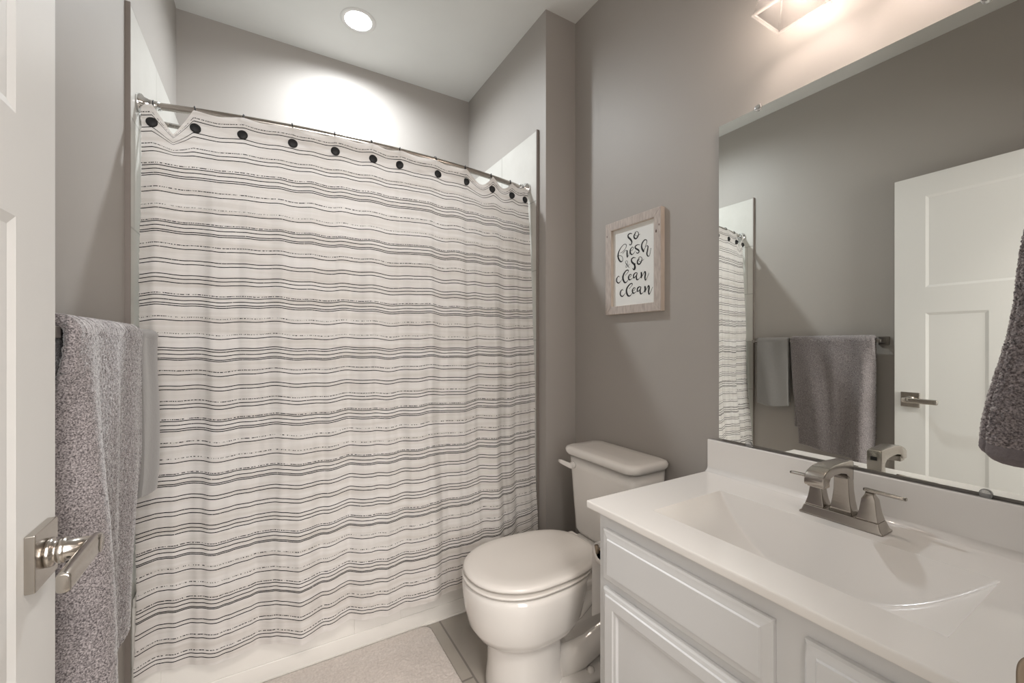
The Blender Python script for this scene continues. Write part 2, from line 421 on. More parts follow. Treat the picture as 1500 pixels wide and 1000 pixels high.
RX = [-.321, -.212, -.071, .076, .216, .348, .462, .611, .758, .899, 1.015, 1.088]
CT, CB = 1.958, .157
bot = [(-.36, 1.672), (-.335, 1.684), (-.315, 1.690), (-.252, 1.676), (-.19, 1.650), (-.118, 1.652), (-.048, 1.660), (.02, 1.635), (.09, 1.602), (.18, 1.622), (.274, 1.642), (.36, 1.596), (.42, 1.60), (.48, 1.616), (.57, 1.585), (.68, 1.635), (.76, 1.62), (.84, 1.60), (.95, 1.645), (1.04, 1.672), (1.13, 1.675)]
mid = [(-.36, 1.735), (-.29, 1.705), (-.24, 1.725), (-.16, 1.69), (-.08, 1.70), (0, 1.672), (.08, 1.655), (.15, 1.672), (.2, 1.650), (.28, 1.668), (.36, 1.635), (.45, 1.655), (.55, 1.628), (.63, 1.66), (.72, 1.64), (.80, 1.668), (.88, 1.65), (.95, 1.685), (1.02, 1.672), (1.08, 1.705), (1.13, 1.70)]
SAG = [.088, .010, .008, .012, .010, .010, .010, .014, .050, .036, .014]
def top_y(x):
    y = rod_y(x) - .021
    for a, b, s in zip(RX[:-1], RX[1:], SAG):
        if a < x < b:
            u = (x-a)/(b-a); y -= (s*.35 + .004)*math.sin(math.pi*u) * (1 if s < .02 else 0)
    return y
_cache = {}
def smooth_at(x, P):
    k = (round(x*4000), id(P))
    if k not in _cache:
        _cache[k] = sum(interp(x+d*.008, P)*w_ for d, w_ in ((-3, .08), (-2, .12), (-1, .18), (0, .24), (1, .18), (2, .12), (3, .08)))
    return _cache[k]
def fold(x, f):
    return (.0055*math.sin(31*x+.6+1.2*f) + .0036*math.sin(67*x+2.1*f+1.1) + .0012*math.sin(127*x+.5-1.7*f) + .0005*math.sin(211*x+3*f) + .004*(abs(math.sin(9.3*x+.9+.3*f))-.6))
def curt_pt(x, z):
    f = (CT-z)/(CT-CB)
    yt, ym, yb = top_y(x), smooth_at(x, mid), smooth_at(x, bot)
    if f < .5: u = sm(f/.5)**.8; y = yt*(1-u) + ym*u
    else: u = sm((f-.5)/.5); y = ym*(1-u) + yb*u
    y += fold(x, f)*(.35 + .9*min(1, f*3))
    y = min(y, 1.694 if z < .46 else 2)
    # narrow folded pleat at the left edge
    if x < -.30 and z < 1.3: y -= .008*math.sin((x+.36)/.06*math.pi)*sm((1.3-z)/1.0)
    sag = 0; sg = 0
    for a, b, s in zip(RX[:-1], RX[1:], SAG):
        if a < x < b:
            sg = s; u = (x-a)/(b-a); v = (1-abs(2*u-1))**.9 if s > .06 else math.sin(math.pi*u); sag = s*v
    dz = -sag*max(0, 1-(CT-z)/(.17 if sg > .03 else .20))**(1.3 if sg > .03 else 1)
    dz += .004*math.sin(23*x+1.3)*min(1, f*2) + .002*math.sin(57*x)
    if x > .72: dz += .085*((x-.72)/.40)**1.5*sm((.55-z)/.40)
    return (x + .004*math.sin(9*z+5*x)*min(1, f*2), y, z+dz)
LINES = "1.9331d,1.9226s,1.8835s,1.8699s,1.8320d,1.8193s,1.8058s,1.7681d,1.7612s,1.7488s,1.7349s,1.7284s,1.6908d,1.6762s,1.6342D,1.6217s,1.5834d,1.5779s,1.5654s,1.5519s,1.5456s,1.5083d,1.4958s,1.4581s,1.4457s,1.4091s,1.3968s,1.3834s,1.3470d,1.3403s,1.3271s,1.3158s,1.3091s,1.2719D,1.2606s,1.2179D,1.2057s,1.1707s,1.1631s,1.1500s,1.1369s,1.1316s,1.0965d,1.0832s,1.0470s,1.0349s,0.9979d,0.9861s,0.9741s,0.9389d,0.9332s,0.9203s,0.9074s,0.9010s,0.8645D,0.8531s,0.8132D,0.8004s,0.7651d,0.7599s,0.7460s,0.7333s,0.7281s,0.6935s,0.6815s,0.6468s,0.6341s,0.6002s,0.5878s,0.5762s,0.5406d,0.5343s,0.5217s,0.5083s,0.5038s,0.4696D,0.4571s,0.4176D,0.4051s,0.3720d,0.3637s,0.3513s,0.3389s,0.3348s,0.3007s,0.2884s,0.2528d,0.2414s,0.2036d,0.1934s,0.1812s".split(',')
def curtain():
    hw = .00145; rows = []          # (z, kind of the strip below it)
    cuts = []
    for s in LINES:
        z = float(s[:-1]); k = {'s': 1.0, 'd': .62, 'D': .5}[s[-1]]
        cuts.append((z+hw, k)); cuts.append((z-hw, 0))
    zs = [(CT, 0)]
    for z, k in cuts:
        pz, pk = zs[-1]
        if z >= pz - .0005: z = pz - .0006
        if not pk:
            m = int((pz-z)/.010)
            for i in range(1, m+1): zs.append((pz - (pz-z)*i/(m+1), 0))
        zs.append((z, k))
    pz = zs[-1][0]
    for i in range(1, 4): zs.append((pz-(pz-CB)*i/3, 0))
    nx = 420; x0, x1 = -.350, 1.122
    me = bpy.data.meshes.new('shower_curtain')
    V = []; F = []; K = []
    for z, k in zs:
        for i in range(nx+1):
            x = x0+(x1-x0)*i/nx
            p = curt_pt(x, z)
            if i in (0, nx): p = (p[0]+random.uniform(-.0015, .0015), p[1], p[2])
            V.append(p)
    for r in range(len(zs)-1):
        for i in range(nx):
            a = r*(nx+1)+i
            F.append((a, a+1, a+nx+2, a+nx+1)); K.append(zs[r][1])
    me.from_pydata(V, [], F)
    at = me.attributes.new('yarn', 'FLOAT', 'FACE')
    at.data.foreach_set('value', K)
    for p in me.polygons: p.use_smooth = True
    me.materials.append(CURT)
    o = bpy.data.objects.new('shower_curtain', me); COL.objects.link(o)
    return tag(o, 'off-white shower curtain with thin black woven stripes in front of the tub', 'shower curtain')
CO = curtain()

# liner inside the tub
bm = B(); nx, nz = 160, 30; rows = []
for j in range(nz+1):
    z = ZR-.055 - (ZR-.055-.415)*j/nz
    rows.append([(-.352+1.466*i/nx, 1.826+.010*math.sin(41*(-.35+1.46*i/nx))+.005*math.sin(97*(1.46*i/nx)+j*.05), z) for i in range(nx+1)])
loft(bm, rows, cap=False, closed=False)
ln = tag(obj('shower_liner', bm, LINER, smooth='all'), 'plain white shower liner behind the striped curtain', 'shower liner')
for i in range(12):
    x = -.325 + 1.42*i/11; bm = B()
    tube(bm, [(x+.002*math.sin(a), 1.818+.013*math.cos(a), ZR-.040+.020*math.sin(a)) for a in [2*math.pi*k/16 for k in range(17)]], .0013, 6, False)
    obj('liner_hook', bm, CLEARP, ln, 'all')

# rings: black hook over the rod with a round black button in front of the cloth
def ring_at(i, x, src=None):
    yc = rod_y(x); zb = 1.898
    place = {0: 'ring at the left end of the curtain'}.get(i)
    names = ['first curtain ring from the left, by the left wall flange', 'curtain ring right of the deep dip in the curtain top',
             'third curtain ring from the left end of the rod', 'fourth curtain ring from the left end of the rod', 'fifth curtain ring from the left end of the rod',
             'sixth curtain ring from the left, at the middle of the rod', 'sixth curtain ring from the right end of the rod', 'fifth curtain ring from the right end of the rod',
             'fourth curtain ring from the right, left of the small dip', 'third curtain ring from the right end of the rod', 'second curtain ring from the right end of the rod',
             'last curtain ring on the right, by the right wall flange']
    lab = 'black button ' + names[i].replace(', by the left wall flange', ' wall').replace('first','first') if i else 'black button curtain ring nearest the left wall'
    if src is None:
        t = thing('curtain_ring', (x, yc, ZR), lab, 'curtain ring', 'black curtain rings along the rod')
        bm = B()
        pts = []
        for k in range(15):
            a = math.radians(-70 + 250*k/14)
            pts.append((x, yc+.0145*math.cos(a), ZR+.0145*math.sin(a)))
        pts += [(x, yc-.0155, ZR-.012), (x, yc-.0165, ZR-.040), (x, yc-.0175, zb+.006), (x, yc-.026, zb)]
        tube(bm, pts, .0018, 8); obj('hook', bm, BLACK, t, 'all')
        bm = B(); lathe(bm, (x, yc-.0235, zb), (0, -1, .06), [(0, .0001), (0, .0135), (.002, .0155), (.005, .0155), (.008, .013), (.0092, .006), (.0093, .0001)], 28)
        obj('button', bm, BLACK, t, True)
        return t
    c = src.copy(); COL.objects.link(c); c.location = (x, yc, ZR); c['label'] = lab
    for ch in src.children:
        d = ch.copy(); COL.objects.link(d); d.parent = c
    return c
bpy.context.view_layer.update()
r0 = ring_at(0, RX[0])
for i, x in enumerate(RX[1:], 1):
    c = ring_at(i, x, r0); c.rotation_euler[2] = [0, .25, -.1, .05, .0, .1, -.35, .2, -.25, -.3, -.2, .3][i]

# ---------------------------------------------------------------- bath mat
bm = B()
def matring(ins, z): return [(px, py, z) for px, py in rrect(.205, 1.405, .380-ins, .278-ins, .035-ins*.3, 5)]
loft(bm, [matring(.004, .0005), matring(0, .006), matring(.003, .014)], cap=False)
# pile top: dense jittered grid
nx, ny = 190, 140; rows = []
for j in range(ny+1):
    row = []
    for i in range(nx+1):
        u, v = i/nx*2-1, j/ny*2-1
        X, Y = .205+u*.376, 1.405+v*.274
        e = max(abs(u), abs(v)); cr = .04
        dx, dy = abs(u*.376)-(.376-cr), abs(v*.274)-(.274-cr)
        if dx > 0 and dy > 0:
            r = math.hypot(dx, dy)
            m_ = max(dx, dy); s_ = m_/r if r > 1e-6 else 1
            X = .205+math.copysign(.376-cr+dx*s_, u); Y = 1.405+math.copysign(.274-cr+dy*s_, v)
        z = .0145 + random.uniform(-.0012, .0018) + .0006*math.sin(60*X)*math.sin(50*Y)
        if e > .985: z = .0135
        row.append((X+random.uniform(-.0008, .0008), Y+random.uniform(-.0008, .0008), z))
    rows.append(row)
loft(bm, rows, cap=False, closed=False)
tag(obj('bath_mat', bm, MATM, smooth='all'), 'beige plush bath mat on the tile floor along the tub', 'bath mat')

# ---------------------------------------------------------------- towel bar and towels
ZBAR = 1.205; XBAR = -.304
t = thing('towel_bar', (XL, 1.3, ZBAR), 'dark metal towel bar on the left wall carrying two towels', 'towel bar')
bm = B(); box(bm, (XBAR-.007, .955, ZBAR-.007), (XBAR+.007, 1.655, ZBAR+.007), .002); obj('bar', bm, BARM, t, True)
for y in (.960, 1.650):
    bm = B(); box(bm, (XL, y-.024, ZBAR-.024), (XL+.010, y+.024, ZBAR+.024), .0015); box(bm, (XL+.008, y-.010, ZBAR-.010), (XBAR+.010, y+.010, ZBAR+.010), .0015)
    obj('wall_post', bm, BARM, t, True)

def drape(name, m, y0, y1, lf, lb, bulge, edge, jit, res, th, label, zlen=None):
    """cloth over the bar: front panel on the room side, back panel towards the wall"""
    r = .0095 + th/2
    ny = int((y1-y0)/res); path = []
    nf = int(lf/res); nb = int(lb/res*.6)
    P = []
    for j in range(nf+1): P.append(('f', lf*(1-j/nf)))
    for k in range(1, 8): P.append(('o', math.pi*k/8))
    for j in range(nb+1): P.append(('b', lb*j/nb))
    outer = []
    for kind, s in P:
        row = []
        for i in range(ny+1):
            v = i/ny
            if kind == 'f':
                ya, yb = edge(s); y = ya+(yb-ya)*v
                ll = zlen(v) if zlen else 1.0
                ss = s*ll
                x = XBAR + r + bulge(v, ss/lf)
                z = ZBAR - ss
                # rounding of the side edges
            elif kind == 'o':
                ya, yb = edge(0); y = ya+(yb-ya)*v
                x = XBAR + r*math.cos(s); z = ZBAR + r*math.sin(s)
            else:
                ya, yb = edge(0); y = ya+.006+(yb-ya-.012)*v
                x = XBAR - r; z = ZBAR - s
            row.append((x, y, z))
        outer.append(row)
    bm = B(); loft(bm, outer, cap=False, closed=False)
    bmesh.ops.solidify(bm, geom=bm.faces[:], thickness=th) if False else None
    # thickness: offset copy along normals, then side walls
    bm.normal_update()
    nrm = [v.normal.copy() for v in bm.verts]; co = [v.co.copy() for v in bm.verts]
    bm.verts.ensure_lookup_table(); nv = len(co); W = ny+1; H = len(outer)
    sgn = 1 if nrm[(nf//2)*W+ny//2].x > 0 else -1
    me_v = []; F = []
    for sd in (1, -1):
        for i in range(nv):
            c = i % W; rr_ = i//W
            e = min(c, W-1-c)*res; e2 = min(rr_, H-1-rr_)*res
            k = min(1, (max(0, min(e, e2*1.0))/(th*.5)))
            h = th/2*math.sqrt(max(0, 1-(1-k)**2))
            h = max(h, .0004)
            p = co[i] + nrm[i]*sgn*sd*h
            if sd == 1 or rr_ > 0:
                p += Vector((random.uniform(-1, 1), random.uniform(-1, 1), random.uniform(-1, 1)))*jit
            me_v.append(p)
    for sd in (0, 1):
        for rr_ in range(H-1):
            for c in range(W-1):
                a = sd*nv + rr_*W + c; q = (a, a+1, a+W+1, a+W)
                F.append(q if sd == 0 else q[::-1])
    for rr_ in range(H-1):
        for c in (0, W-1):
            a = rr_*W+c; F.append((a, a+W, a+W+nv, a+nv) if c == 0 else (a+nv, a+W+nv, a+W, a))
    for c in range(W-1):
        for rr_ in (0, H-1):
            a = rr_*W+c; F.append((a, a+1, a+1+nv, a+nv) if rr_ else (a+nv, a+1+nv, a+1, a))
    bm.free()
    me = bpy.data.meshes.new(name); me.from_pydata([tuple(p) for p in me_v], [], F); me.validate()
    for p in me.polygons: p.use_smooth = True
    me.materials.append(m); o = bpy.data.objects.new(name, me); COL.objects.link(o)
    bm = bmesh.new(); bm.from_mesh(me); bmesh.ops.recalc_face_normals(bm, faces=bm.faces[:]); bm.to_mesh(me); bm.free()
    return tag(o, label, 'towel')
def big_bulge(v, f):
    y = v
    g = sm(v/.12) if v < .12 else math.exp(-((v-.12)/.11)**2)
    a = (.035*g*sm(f*1.1+.12) - .034*(1-sm(v/.10))*sm(f*3.5))      # thick fold near the door, turning back to the bar
    a += .016*math.exp(-((v-.72)/.18)**2) * sm(f*1.6)*(1-.5*f)
    a -= .034*sm((v-.62)/.38)*sm((f-.40)/.55)
    a += .0025*math.sin(17*v+4*f) + .004*math.exp(-((v-.45)/.05)**2)*sm(f*4)
    return a - .002
drape('bath_towel', TOWEL, .974, 1.405, .675, .55, big_bulge, lambda s: (.974+.018*s, 1.405-.035*sm(s/.68)), .0013, .0023, .022,
      'large thick grey terry bath towel on the bar behind the open door', lambda v: 1.0-.03*sm((v-.3)/.7)+.05*math.exp(-((v-.08)/.1)**2))
def small_bulge(v, f):
    return .010*math.sin(math.pi*v)*sm(f*2) + .006*sm(f*1.3)*(1-.5*sm((f-.85)/.15)) - .006 + .003*math.sin(9*v+3*f)
drape('hand_towel', TOWELH, 1.418, 1.620, .420, .40, small_bulge, lambda s: (1.418, 1.622), .0003, .004, .014,
      'small smooth grey hand towel at the shower end of the bar', lambda v: 1.0+.03*math.sin(math.pi*v))

# hanging towel beside the vanity, on a ring on the door wall
def hung():
    t = thing('towel_ring', (.90, YN, 1.49), 'metal towel ring on the door wall above the end of the vanity', 'towel ring')
    bm = B(); box(bm, (.876, YN, 1.466), (.924, YN+.010, 1.514), .0015); box(bm, (.890, YN+.008, 1.480), (.910, YN+.045, 1.500), .0015); obj('wall_post', bm, NICK, t, True)
    bm = B(); tube(bm, [(.90+.062*math.sin(a), YN+.036, 1.425+.062*math.cos(a)) for a in [2*math.pi*k/40 for k in range(41)]], .0035, 10, False); obj('ring', bm, NICK, t, 'all')
    bm = B(); rings = []; nz = 190; n = 170
    z0, z1 = 1.034, 1.372
    band = []
    for j in range(nz+1):
        f = j/nz; z = z0 + (z1-z0)*f
        hx = .105*(1-f)**.8 + .055*f; yf = (.170*(1-f) + .124*f) + .003*math.sin(9*f)
        yb = .084 + .004*f
        # slimmer at the very bottom and rounded over the top
        k = 1
        if f < .03: k = .80+.2*math.sqrt(f/.03)
        if f > .93: k = math.sqrt(max(.002, 1-((f-.93)/.07)**2))
        cy, hy = (yf+yb)/2, (yf-yb)/2*k
        ring = []
        for i in range(n):
            a = 2*math.pi*i/n; ca, sa = math.cos(a), math.sin(a)
            ex = .48
            px = .905 + (hx*k)*math.copysign(abs(ca)**ex, ca); py = cy + hy*math.copysign(abs(sa)**ex, sa)
            # fold grooves in the front and side
            g = .006*math.exp(-((a-1.1)/.12)**2) + .006*math.exp(-((a-2.5)/.10)**2) + .005*math.exp(-((a-3.3)/.08)**2)
            px -= g*ca*(1-f*.3); py -= g*sa*(1-f*.3)
            jt = .0017 if .075 < f else .0004
            ring.append((px+random.uniform(-jt, jt), py+random.uniform(-jt, jt), z - (.006*math.sin(2*a+1) if f < .2 else 0)*(1-f/.2) + random.uniform(-jt, jt)*.5))
        rings.append(ring)
    nb = 13
    loft(bm, rings[nb:], cap=True)
    o = tag(obj('hanging_towel', bm, TOWELD, smooth='all'), 'dark grey plush towel hanging at the right edge, over the vanity end', 'towel')
    bm = B(); loft(bm, rings[:nb+1], cap=True); obj('woven_band', bm, BAND, o, 'all')
hung()

# ---------------------------------------------------------------- toilet
def toilet():
    TY = 1.250
    t = thing('toilet', (XR-.4, TY, 0), 'off-white two-piece toilet between the vanity and the tub', 'toilet')
    def egg(pf, pb, hw, z, n=56, ex=.95, eb=.72, split=.42):
        """outline in plan: pf, pb distances from the wall of nose and tail"""
        c = pf-(pf-pb)*split; out = []
        for i in range(n):
            a = 2*math.pi*i/n; ca, sa = math.cos(a), math.sin(a)
            if ca >= 0: p = c + (pf-c)*abs(ca)**ex; w_ = hw*math.copysign(abs(sa)**.95, sa)
            else: p = c - (c-pb)*abs(ca)**eb; w_ = hw*math.copysign(abs(sa)**eb, sa)
            out.append((XR-p, TY+w_, z))
        return out
    bm = B()
    # bowl and front column
    secs = [(.676, .40, .124, 0), (.674, .40, .121, .03), (.668, .41, .115, .10), (.668, .41, .112, .165), (.672, .40, .115, .186), (.694, .37, .134, .198), (.718, .35, .153, .216), (.738, .33, .168, .248), (.750, .32, .178, .300), (.756, .305, .183, .345), (.757, .30, .184, .372), (.752, .295, .181, .386), (.742, .29, .172, .390)]
    loft(bm, [egg(a, b, c, z, split=.45 if z > .2 else .5, eb=.8) for a, b, c, z in secs])
    # rear body and deck under the tank
    def sq(pf, pb, hw, z, r=.04): return [(XR-px, TY+py, z) for px, py in rrect((pf+pb)/2, 0, (pf-pb)/2, hw, min(r, hw*.9), 6)]
    loft(bm, [sq(.46, .13, .085, .14, .05), sq(.46, .10, .095, .22, .05), sq(.46, .07, .105, .30, .05), sq(.46, .045, .140, .345, .05), sq(.46, .04, .150, .368, .05), sq(.45, .045, .145, .374, .05)])
    # floor flange
    loft(bm, [sq(.50, .14, .150, 0, .06), sq(.50, .14, .150, .022, .06), sq(.49, .15, .138, .032, .055), sq(.47, .16, .10, .036, .05)])
    # trapway relief
    for sg in (1, -1):
        pts = [(XR-.44, TY+sg*.055, .06), (XR-.36, TY+sg*.064, .075), (XR-.28, TY+sg*.064, .10), (XR-.20, TY+sg*.055, .13), (XR-.155, TY+sg*.045, .19), (XR-.16, TY+sg*.04, .26)]
        tube(bm, pts, [.052, .060, .060, .056, .052, .05], 18)
        pts = [(XR-.55, TY+sg*.065, .205), (XR-.46, TY+sg*.082, .215), (XR-.38, TY+sg*.088, .245), (XR-.31, TY+sg*.088, .29), (XR-.27, TY+sg*.088, .34)]
        tube(bm, pts, [.02, .03, .034, .034, .03], 16)
    loft(bm, [sq(.46, .15, .050, .03, .03), sq(.46, .15, .05, .25, .03)])
    obj('bowl', bm, PORC, t, True)
    # seat and lid
    bm = B(); loft(bm, [egg(.725, .30, .152, .3945), egg(.756, .288, .180, .3965), egg(.758, .288, .182, .4025), egg(.754, .291, .179, .4060), egg(.725, .30, .152, .4068)]); obj('seat', bm, SEATM, t, True)
    bm = B()
    loft(bm, [egg(.722, .285, .150, .4132), egg(.751, .262, .177, .4142), egg(.755, .260, .1805, .422), egg(.750, .264, .176, .4295), egg(.735, .275, .164, .434), egg(.705, .295, .140, .4355), egg(.685, .315, .120, .4325), egg(.60, .38, .06, .4325)])
    obj('lid', bm, SEATM, t, True)
    for sg in (1, -1):
        bm = B(); box(bm, (XR-.285, TY+sg*.075-.022, .372), (XR-.245, TY+sg*.075+.022, .425), .008, 3); obj('hinge', bm, SEATM, t, True)
        bm = B(); lathe(bm, (XR-.335, TY+sg*.122, .022), (0, 0, 1), [(0, .0001), (0, .014), (.012, .0145), (.02, .012), (.024, .006), (.025, .0001)], 20); obj('bolt_cap', bm, SEATM, t, True)
    # tank
    bm = B()
    def tk(fr, hw, z, r): return [(XR-px, TY+py, z) for px, py in rrect((fr+.012)/2, 0, (fr-.012)/2, hw, r, 8)]
    loft(bm, [tk(.155, .150, .376, .03), tk(.172, .166, .382, .035), tk(.180, .173, .400, .035), tk(.186, .181, .52, .035), tk(.192, .190, .66, .035), tk(.195, .194, .716, .035)])
    tn = obj('tank', bm, PORC, t, True)
    bm = B()
    def ld(o, z):
        out = []
        for px, py in rrect(.108, 0, .103+o, .205+o, .04, 10):
            bow = .012*(1-(py/.21)**2) if px > .1 else 0
            out.append((XR-px-bow, TY+py, z))
        return out
    loft(bm, [ld(-.014, .713), ld(-.006, .716), ld(0, .726), ld(.001, .738), ld(-.004, .746), ld(-.016, .750), ld(-.06, .7525)]); obj('tank_lid', bm, PORC, t, True)
    bm = B(); fx = XR-.194; ly = TY+.150
    lathe(bm, (fx, ly, .672), (-1, 0, 0), [(0, .0001), (0, .015), (.006, .015), (.009, .011), (.02, .010)], 20)
    rings = [[(fx-.022+b - o_, ly+s, .672+a - dz) for a, b in rrect(0, 0, hh, .006, .005, 4)] for s, hh, o_, dz in ((-.014, .010, 0, .001), (0, .011, 0, 0), (.02, .010, .003, -.002), (.045, .009, .008, -.006), (.058, .007, .010, -.008))]
    loft(bm, rings); obj('flush_lever', bm, PORC, tn, True)
toilet()
# water supply
t = thing('water_supply_valve', (XR, 1.46, .17), 'small metal water supply valve on the wall behind the toilet', 'valve')
bm = B(); lathe(bm, (XR, 1.46, .17), (-1, 0, 0), [(0, .0001), (0, .028), (.003, .028), (.006, .009), (.05, .009), (.051, .014), (.07, .014), (.072, .008)], 20); obj('valve_body', bm, CHROME, t, True)
bm = B(); tube(bm, [(XR-.06, 1.46, .18), (XR-.062, 1.462, .25), (XR-.075, 1.44, .32), (XR-.09, 1.37, .372)], .005, 10); obj('hose', bm, NICK, t, 'all')

# ---------------------------------------------------------------- vanity
VX = .783; VY0, VY1 = .085, .858; VZ = .735
def vanity():
    t = thing('vanity_cabinet', (1.05, .47, 0), 'pale grey cabinet with two panelled fronts visible under the white sink top', 'cabinet')
    bm = B()
    box(bm, (VX, VY0, .10), (VX+.018, VY1, VZ)); box(bm, (VX+.018, VY1-.016, .10), (XR-.002, VY1, VZ)); box(bm, (VX+.018, VY0, .10), (XR-.002, VY0+.016, VZ))
    box(bm, (VX+.018, VY0+.016, .10), (XR-.002, VY1-.016, .118)); box(bm, (XR-.012, VY0+.016, .118), (XR-.002, VY1-.016, VZ)); box(bm, (VX+.07, VY0+.01, 0), (XR-.002, VY1-.0, .10))
    obj('body', bm, CABP, t)
    th = .019
    def slab(y0, y1, z0, z1):
        """drawer front: bevelled outer edge and a raised field"""
        bm = B(); X = VX
        def rg(ins, d): return [(X-d, y0+ins, z0+ins), (X-d, y1-ins, z0+ins), (X-d, y1-ins, z1-ins), (X-d, y0+ins, z1-ins)]
        loft(bm, [rg(0, .0005), rg(0, .010), rg(.004, .0135), rg(.017, .0155), rg(.019, .0155), rg(.0215, .019), rg(.026, .019)])
        return bm
    def panel(y0, y1, z0, z1):
        bm = B(); X = VX
        def rg(ins, d): return [(X-d, y0+ins, z0+ins), (X-d, y1-ins, z0+ins), (X-d, y1-ins, z1-ins), (X-d, y0+ins, z1-ins)]
        loft(bm, [rg(0, .0005), rg(0, .010), rg(.004, .0135), rg(.012, .0150), (rg(.014, .019)), rg(.040, .019), rg(.0425, .0165), rg(.050, .0155), rg(.053, .0095), rg(.060, .0095)])
        return bm
    obj('drawer', slab(.402, .834, .563, .695), CABP, t)
    obj('door', panel(.402, .834, .125, .540), CABP, t)
    obj('drawer', slab(.106, .352, .563, .695), CABP, t)
    obj('drawer', slab(.106, .352, .345, .540), CABP, t)
    obj('drawer', slab(.106, .352, .125, .322), CABP, t)
vanity()
def top():
    x0, x1, y0, y1, zt, th = .761, XR-.001, YN+.001, .886, .7545, .0185
    bx0, bx1, by0, by1 = .862, 1.148, .203, .747
    yc, hw = (by0+by1)/2, (by1-by0)/2
    def depth(x, y):
        if not (bx0 < x < bx1 and by0 < y < by1): return 0
        s = (y-yc)/hw
        fl = .132*max(0, 1-abs(s)**2.3)                # curved floor rising to both ends
        bk = (bx1-x)/.42; fr = (x-bx0)/.36             # steep back and front walls
        def smin(a, b, k):
            h = max(0, min(1, .5+.5*(b-a)/k)); return b*(1-h)+a*h-k*h*(1-h)
        k = min(.012, max(1e-4, .25*min(fl, bk, fr)+1e-4))
        return max(0, smin(smin(fl, bk, k), fr, k))
    t = thing('countertop', (1.04, .475, zt), 'glossy white sink top with rectangular scooped sink and backsplash', 'countertop')
    nx, ny = 150, 230
    def axis(a, b, c, d, n1, n2, n3):
        L_ = [a+(b-a)*i/n1 for i in range(n1)]+[b+(c-b)*i/n2 for i in range(n2)]+[c+(d-c)*i/n3 for i in range(n3+1)]
        return L_
    XS_ = axis(x0, bx0, bx1, x1, 3, 90, 3); YS_ = axis(y0, by0, by1, y1, 3, 170, 3)
    def grid(ix0, ix1, iy0, iy1, skip=None):
        bm = B(); vv = {}
        for i in range(ix0, ix1+1):
            for j in range(iy0, iy1+1):
                vv[i, j] = None
        def g(i, j):
            if vv.get((i, j)) is None:
                vv[i, j] = bm.verts.new((XS_[i], YS_[j], zt-depth(XS_[i], YS_[j])))
            return vv[i, j]
        for i in range(ix0, ix1):
            for j in range(iy0, iy1):
                if skip and skip(i, j): continue
                bm.faces.new((g(i, j), g(i+1, j), g(i+1, j+1), g(i, j+1)))
        return bm
    inner = lambda i, j: 3 <= i < 93 and 3 <= j < 173
    bm = grid(0, len(XS_)-1, 0, len(YS_)-1, inner)
    # slab underside and edges with an eased front
    pr = [(0, 0), (-.0012, -.0012), (-.0018, -.004), (-.0018, -th+.003), (-.0006, -th)]
    for (a, b) in (((x0, y0), (x0, y1)), ((x0, y1), (x1, y1)), ((x1, y0), (x0, y0)), ((x1, y1), (x1, y0))):
        dx, dy = b[0]-a[0], b[1]-a[1]; l = math.hypot(dx, dy); nx_, ny_ = -dy/l, dx/l
        if a[0] == x0 and b[0] == x0: nx_, ny_ = -1, 0
        elif a[1] == y1 and b[1] == y1: nx_, ny_ = 0, 1
        elif a[1] == y0 and b[1] == y0: nx_, ny_ = 0, 0
        else: nx_, ny_ = 0, 0
        loft(bm, [[(a[0]-nx_*p[0], a[1]-ny_*p[0], zt+p[1]), (b[0]-nx_*p[0], b[1]-ny_*p[0], zt+p[1])] for p in pr], cap=False, closed=False)
    box(bm, (x0+.0005, y0, zt-th), (bx0-.01, y1-.0005, zt-th+.001)); box(bm, (bx0-.02, by1+.01, zt-th), (x1, y1-.0005, zt-th+.001)); 
    obj('slab', bm, MARB, t, True)
    bm = grid(3, 93, 3, 173); obj('basin', bm, MARB, t, 'all')
    bm = B(); dx_, dy_ = 1.045, yc; zz = zt-depth(dx_, dy_)
    lathe(bm, (dx_, dy_, zz-.001), (0, 0, 1), [(0, .026), (.002, .026), (.003, .022), (.0035, .0001)], 24); obj('drain', bm, NICK, t, True)
    # backsplash with a coved foot
    bx = XR-.022; zb = .861
    rc_ = .016
    prof = [(bx-rc_, zt-.0006)] + [(bx-rc_+rc_*math.sin(a), zt+rc_-rc_*math.cos(a)) for a in [math.pi/2*i/9 for i in range(1, 10)]] + [(bx, zb-.003), (bx+.001, zb-.0006), (bx+.003, zb), (XR-.001, zb), (XR-.001, zt-.0006)]
    bm = B(); loft(bm, [[(x, y, z) for x, z in prof] for y in (y0, y1+.004)]); obj('backsplash', bm, MARB, t, True)
top()

